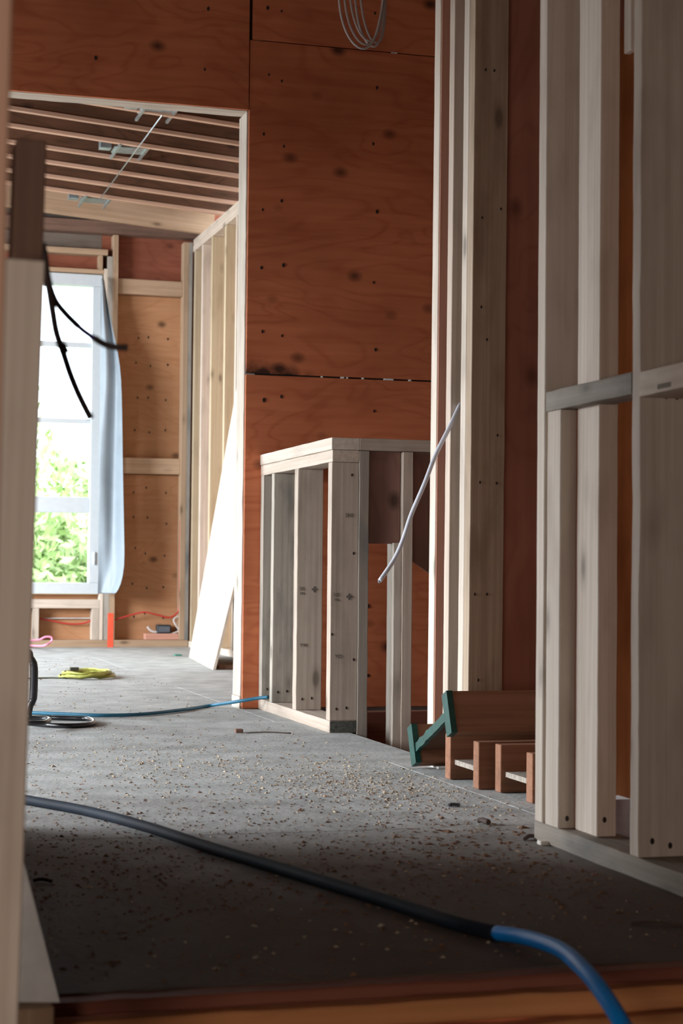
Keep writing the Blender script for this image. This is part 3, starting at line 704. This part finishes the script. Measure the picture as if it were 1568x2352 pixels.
# coiled yellow-green cord on the far floor
cy = empty('coiled_cord', onZ(200, 1556, 0), 'flat coil of yellow-green extension cord on the far room floor', 'cord')
c0 = onZ(200, 1556, 0); YG = plain('yellow_green', (.33, .33, .06), .5, noise_amt=.2)
P = []
for k in range(150):
    a = k*.30; rr = .085+.022*math.sin(k*.71)*math.sin(k*.13); P.append(c0+Vector((rr*1.25*math.cos(a), rr*2.0*math.sin(a), .006+.025*(k/150)+.003*math.sin(k*2.1))))
tube('coil', P, .0055, YG, cy, k=1, seg=6)
tube('cord_tail', [c0+Vector((-.10, 0, .006)), onZ(150, 1557, .005), onZ(110, 1557, .005), onZ(60, 1558, .005)], .004, plain('cord_dark', (.08, .09, .05), .5), cy, seg=6)
box('plug', None, c0.x-.085, c0.x-.045, c0.y-.05, c0.y-.02, .034, .05, cy, mat=plain('plug_dark', (.07, .07, .05), .5))
p = onZ(408, 1506, 0); tag(box('scrap_chip', None, p.x-.02, p.x+.02, p.y-.03, p.y+.03, 0, .008, mat=plain('green_scrap', (.03, .22, .15), .6)), 'tiny green scrap on the far room floor near the leaning sheet', 'scrap')

# portable work light (mostly behind the foreground post): black tube frame and foot loop
wk_ = empty('work_light', onZ(90, 1655, 0), 'black tubular stand with looped foot peeking out from behind the left post', 'stand')
BL = plain('black_tube', (.012, .013, .016), .3, spec=.6)
Yk = 5.95
tube('handle', [onY(x, y, Yk) for x, y in ((55, 1499), (66, 1499), (69, 1508), (72, 1514), (76, 1522), (78, 1535), (78, 1560), (77, 1590), (75, 1608), (69, 1620), (66, 1635), (66, 1655))], [.012, .012, .011, .012, .013, .0135, .0135, .0135, .0125, .012, .011, .011], BL, wk_, seg=12)
fp_ = [onZ(x, y, .008) for x, y in ((60, 1650), (100, 1648), (140, 1649), (175, 1650), (200, 1651), (213, 1655), (214, 1661), (196, 1665), (160, 1667), (120, 1666), (85, 1663), (60, 1660))]
tube('foot', fp_, .0085, BL, wk_, seg=10)
tube('foot', [onZ(x, y, .028) for x, y in ((50, 1650), (80, 1650), (108, 1651), (112, 1655), (98, 1660), (60, 1661))], .008, BL, wk_, seg=10)
q = onY(30, 1560, Yk); box('lamp_head', None, q.x-.12, q.x+.03, Yk, Yk+.12, .10, .30, wk_, mat=BL, bev=.008)
box('cross_foot', None, q.x-.1, q.x+.06, Yk-.02, Yk+.1, .0, .02, wk_, mat=BL, bev=.004)

# ================================================================== OUTDOORS beyond the window
gd = box('ground', None, -12, 20, 11.8, 60, -1.0, -.9, mat=plain('lawn', (.12, .20, .05), .9)); gd['kind'] = 'structure'
ne = box('wall_sky_blocker', None, -5.2, -5.0, -4, 14, -1.0, 3.6, mat=plain('dark_blocker', (.10, .10, .09), .9)); ne['kind'] = 'structure'  # unseen dark wall, added to block low sky light at the hall opening
def leaf_cloud(name, c, rx, ry, rz, n, size, mat, parent):
    vs, fs = [], []
    rnd = random.Random(int(c[0]*100))
    for i in range(n):
        while True:
            p = Vector((rnd.uniform(-1, 1), rnd.uniform(-1, 1), rnd.uniform(-1, 1)))
            if p.length < 1 and p.length > .35: break
        f = .72+.5*noise.noise(p*2.3+Vector(c))
        p = Vector((p.x*rx*f, p.y*ry*f, p.z*rz*f)); a = Vector((rnd.gauss(0, 1), rnd.gauss(0, 1), rnd.gauss(0, 1))).normalized(); b_ = a.orthogonal().normalized()
        s = size*rnd.uniform(.6, 1.3); k = len(vs)
        vs += [p-a*s, p+b_*s*.45, p+a*s, p-b_*s*.45]; fs.append((k, k+1, k+2, k+3))
    me = bpy.data.meshes.new(name); me.from_pydata([tuple(v) for v in vs], [], fs)
    o = link(name, me, mat, parent, Matrix.Translation(c)); o['kind'] = 'stuff'; return o
LF = plain('leaves', (.50, .66, .28), .6, noise_amt=.5, nscale=1.5)
TR = plain('bark', (.25, .20, .15), .9)
for i, (px, Yt, zc, rx, rz, lab) in enumerate(((95, 17.0, .35, 1.0, 1.1, 'pale green bush outside the far window, at its left part'),
                                  (165, 18.5, .75, 1.0, 1.2, 'pale green leafy bush outside the far window, beside its right stile'),
                                  (10, 20.0, .9, 1.4, 1.6, 'leafy bush outside, behind the foreground post'))):
    q = onY(px, 1200, Yt); t = empty('garden_bush', (q.x, Yt, -.9), lab, 'bush')
    leaf_cloud('foliage', (q.x, Yt, zc), rx, .8, rz, 2600, .075, LF, t)
    tube('trunk', [(q.x, Yt, -.9), (q.x+.05, Yt, -.2), (q.x-.03, Yt, zc)], .05, TR, t, seg=8)

# ================================================================== SAWDUST AND DEBRIS
def chips(name, n, sampler, smin, smax, mat, flat=.25):
    vs, fs = [], []
    for i in range(n):
        x, y = sampler()
        if not (x < WX-.02 or y < 4.7) or y < 2.2: continue
        if (x > 1.48 and y > 5.2) or (x > 1.3 and y < 3.25) or (x > 1.47 and y > 3.6): continue
        L = random.uniform(smin, smax)*(1.6 if random.random() < .1 else 1); W = L*random.uniform(.3, .8); H_ = L*flat*random.uniform(.5, 1.5)
        a = random.uniform(0, math.pi); ca, sa = math.cos(a), math.sin(a); k = len(vs); tl = random.uniform(-.3, .5)*L
        for dx, dy, dz in ((-L, -W*.6, 0), (L, -W, 0), (L*.8, W, 0), (-L*.7, W*.7, 0), (0, 0, H_+.0005)):
            vs.append((x+dx*.5*ca-dy*.5*sa, y+dx*.5*sa+dy*.5*ca, max(.0002, dz+(tl*.3 if dx > 0 else 0))))
        fs += [(k, k+1, k+4), (k+1, k+2, k+4), (k+2, k+3, k+4), (k+3, k, k+4), (k+3, k+2, k+1, k)]
    me = bpy.data.meshes.new(name); me.from_pydata(vs, [], fs); return link(name, me, mat)
def spread_a():
    r_ = random.random()
    if r_ < .35: return random.gauss(1.28, .14), random.gauss(4.1, .30)
    if r_ < .55: return random.gauss(.95, .2), random.gauss(4.6, .35)
    return random.uniform(.3, 2.1), random.uniform(2.25, 7.4)
def spread_b():
    if random.random() < .55: return random.uniform(.3, 1.35), random.gauss(3.2, .6)
    return random.uniform(.3, 2.2), random.uniform(2.2, 10)
o = chips('sawdust', 4200, spread_a, .002, .009, plain('pale_chip', (.50, .40, .28), .8, noise_amt=.35, nscale=50)); tag(o, 'pale sawdust and shavings scattered over the hall floor', 'sawdust', kind='stuff')
o = chips('wood_debris', 4200, spread_b, .002, .009, plain('brown_chip', (.22, .11, .06), .85, noise_amt=.5, nscale=50)); tag(o, 'brown wood crumbs scattered over the floor', 'debris', kind='stuff')
o = chips('bark_shavings', 420, lambda: (random.gauss(1.2, .12), random.gauss(2.95, .3)) if random.random() < .6 else (random.uniform(.3, 1.2), random.uniform(2.3, 3.2)), .005, .018, plain('orange_chip', (.20, .10, .05), .85, noise_amt=.5, nscale=50), .12)
tag(o, 'reddish shavings lying thicker beside the right wall plate', 'shavings', kind='stuff')
def stick(x0, y0, x1, y1, r_, lab, cat='stick', nm='stick', m=None):
    a, b_ = onZ(x0, y0, r_), onZ(x1, y1, r_); c = (a+b_)/2+Vector((0, .006, .002))
    return tag(tube(nm, [a, c, b_], r_, m or plain('stick_dark', (.07, .045, .035), .8), seg=6, k=4), lab, cat)
stick(1448, 2120, 1565, 2125, .0025, 'thin dark stick on the floor at the lower right')
stick(76, 2022, 118, 2024, .003, 'short dark stick on the shadowed floor near the left board')
stick(1205, 1927, 1228, 1920, .004, 'dark splinter beside the end of the right wall plate')
stick(566+0, 1683, 668, 1684, .002, 'long thin splinter on the floor before the half wall')
sc_ = stick(1030, 1850, 1055, 1850, .0035, 'small steel screw lying before the scrap joists', 'screw', 'screw', plain('screw_steel', (.10, .10, .11), .4, .8))
for k in range(6):
    c = onZ(1033+k*4, 1850, .0035); tube('thread', [c+Vector((0, 0, -.003)), c+Vector((.002, 0, .006))], .0012, MATS['screw_steel'], sc_, smooth=False, seg=5)
stick(1098, 1885, 1122, 1889, .006, 'dark curled scrap on the floor in front of the scrap joists', 'scrap', 'bent_scrap')
p = onZ(548, 1683, 0); tag(box('wood_chunk', 'brown', p.x-.012, p.x+.012, p.y-.012, p.y+.012, 0, .012), 'small brown lump of wood on the floor before the half wall', 'scrap')
p = onZ(1247, 1940, 0); tag(box('paper_scrap', None, p.x-.010, p.x+.012, p.y-.012, p.y+.008, 0, .008, mat=plain('paper', (.75, .72, .66), .8)), 'crumpled white scrap at the corner of the right wall plate', 'scrap')
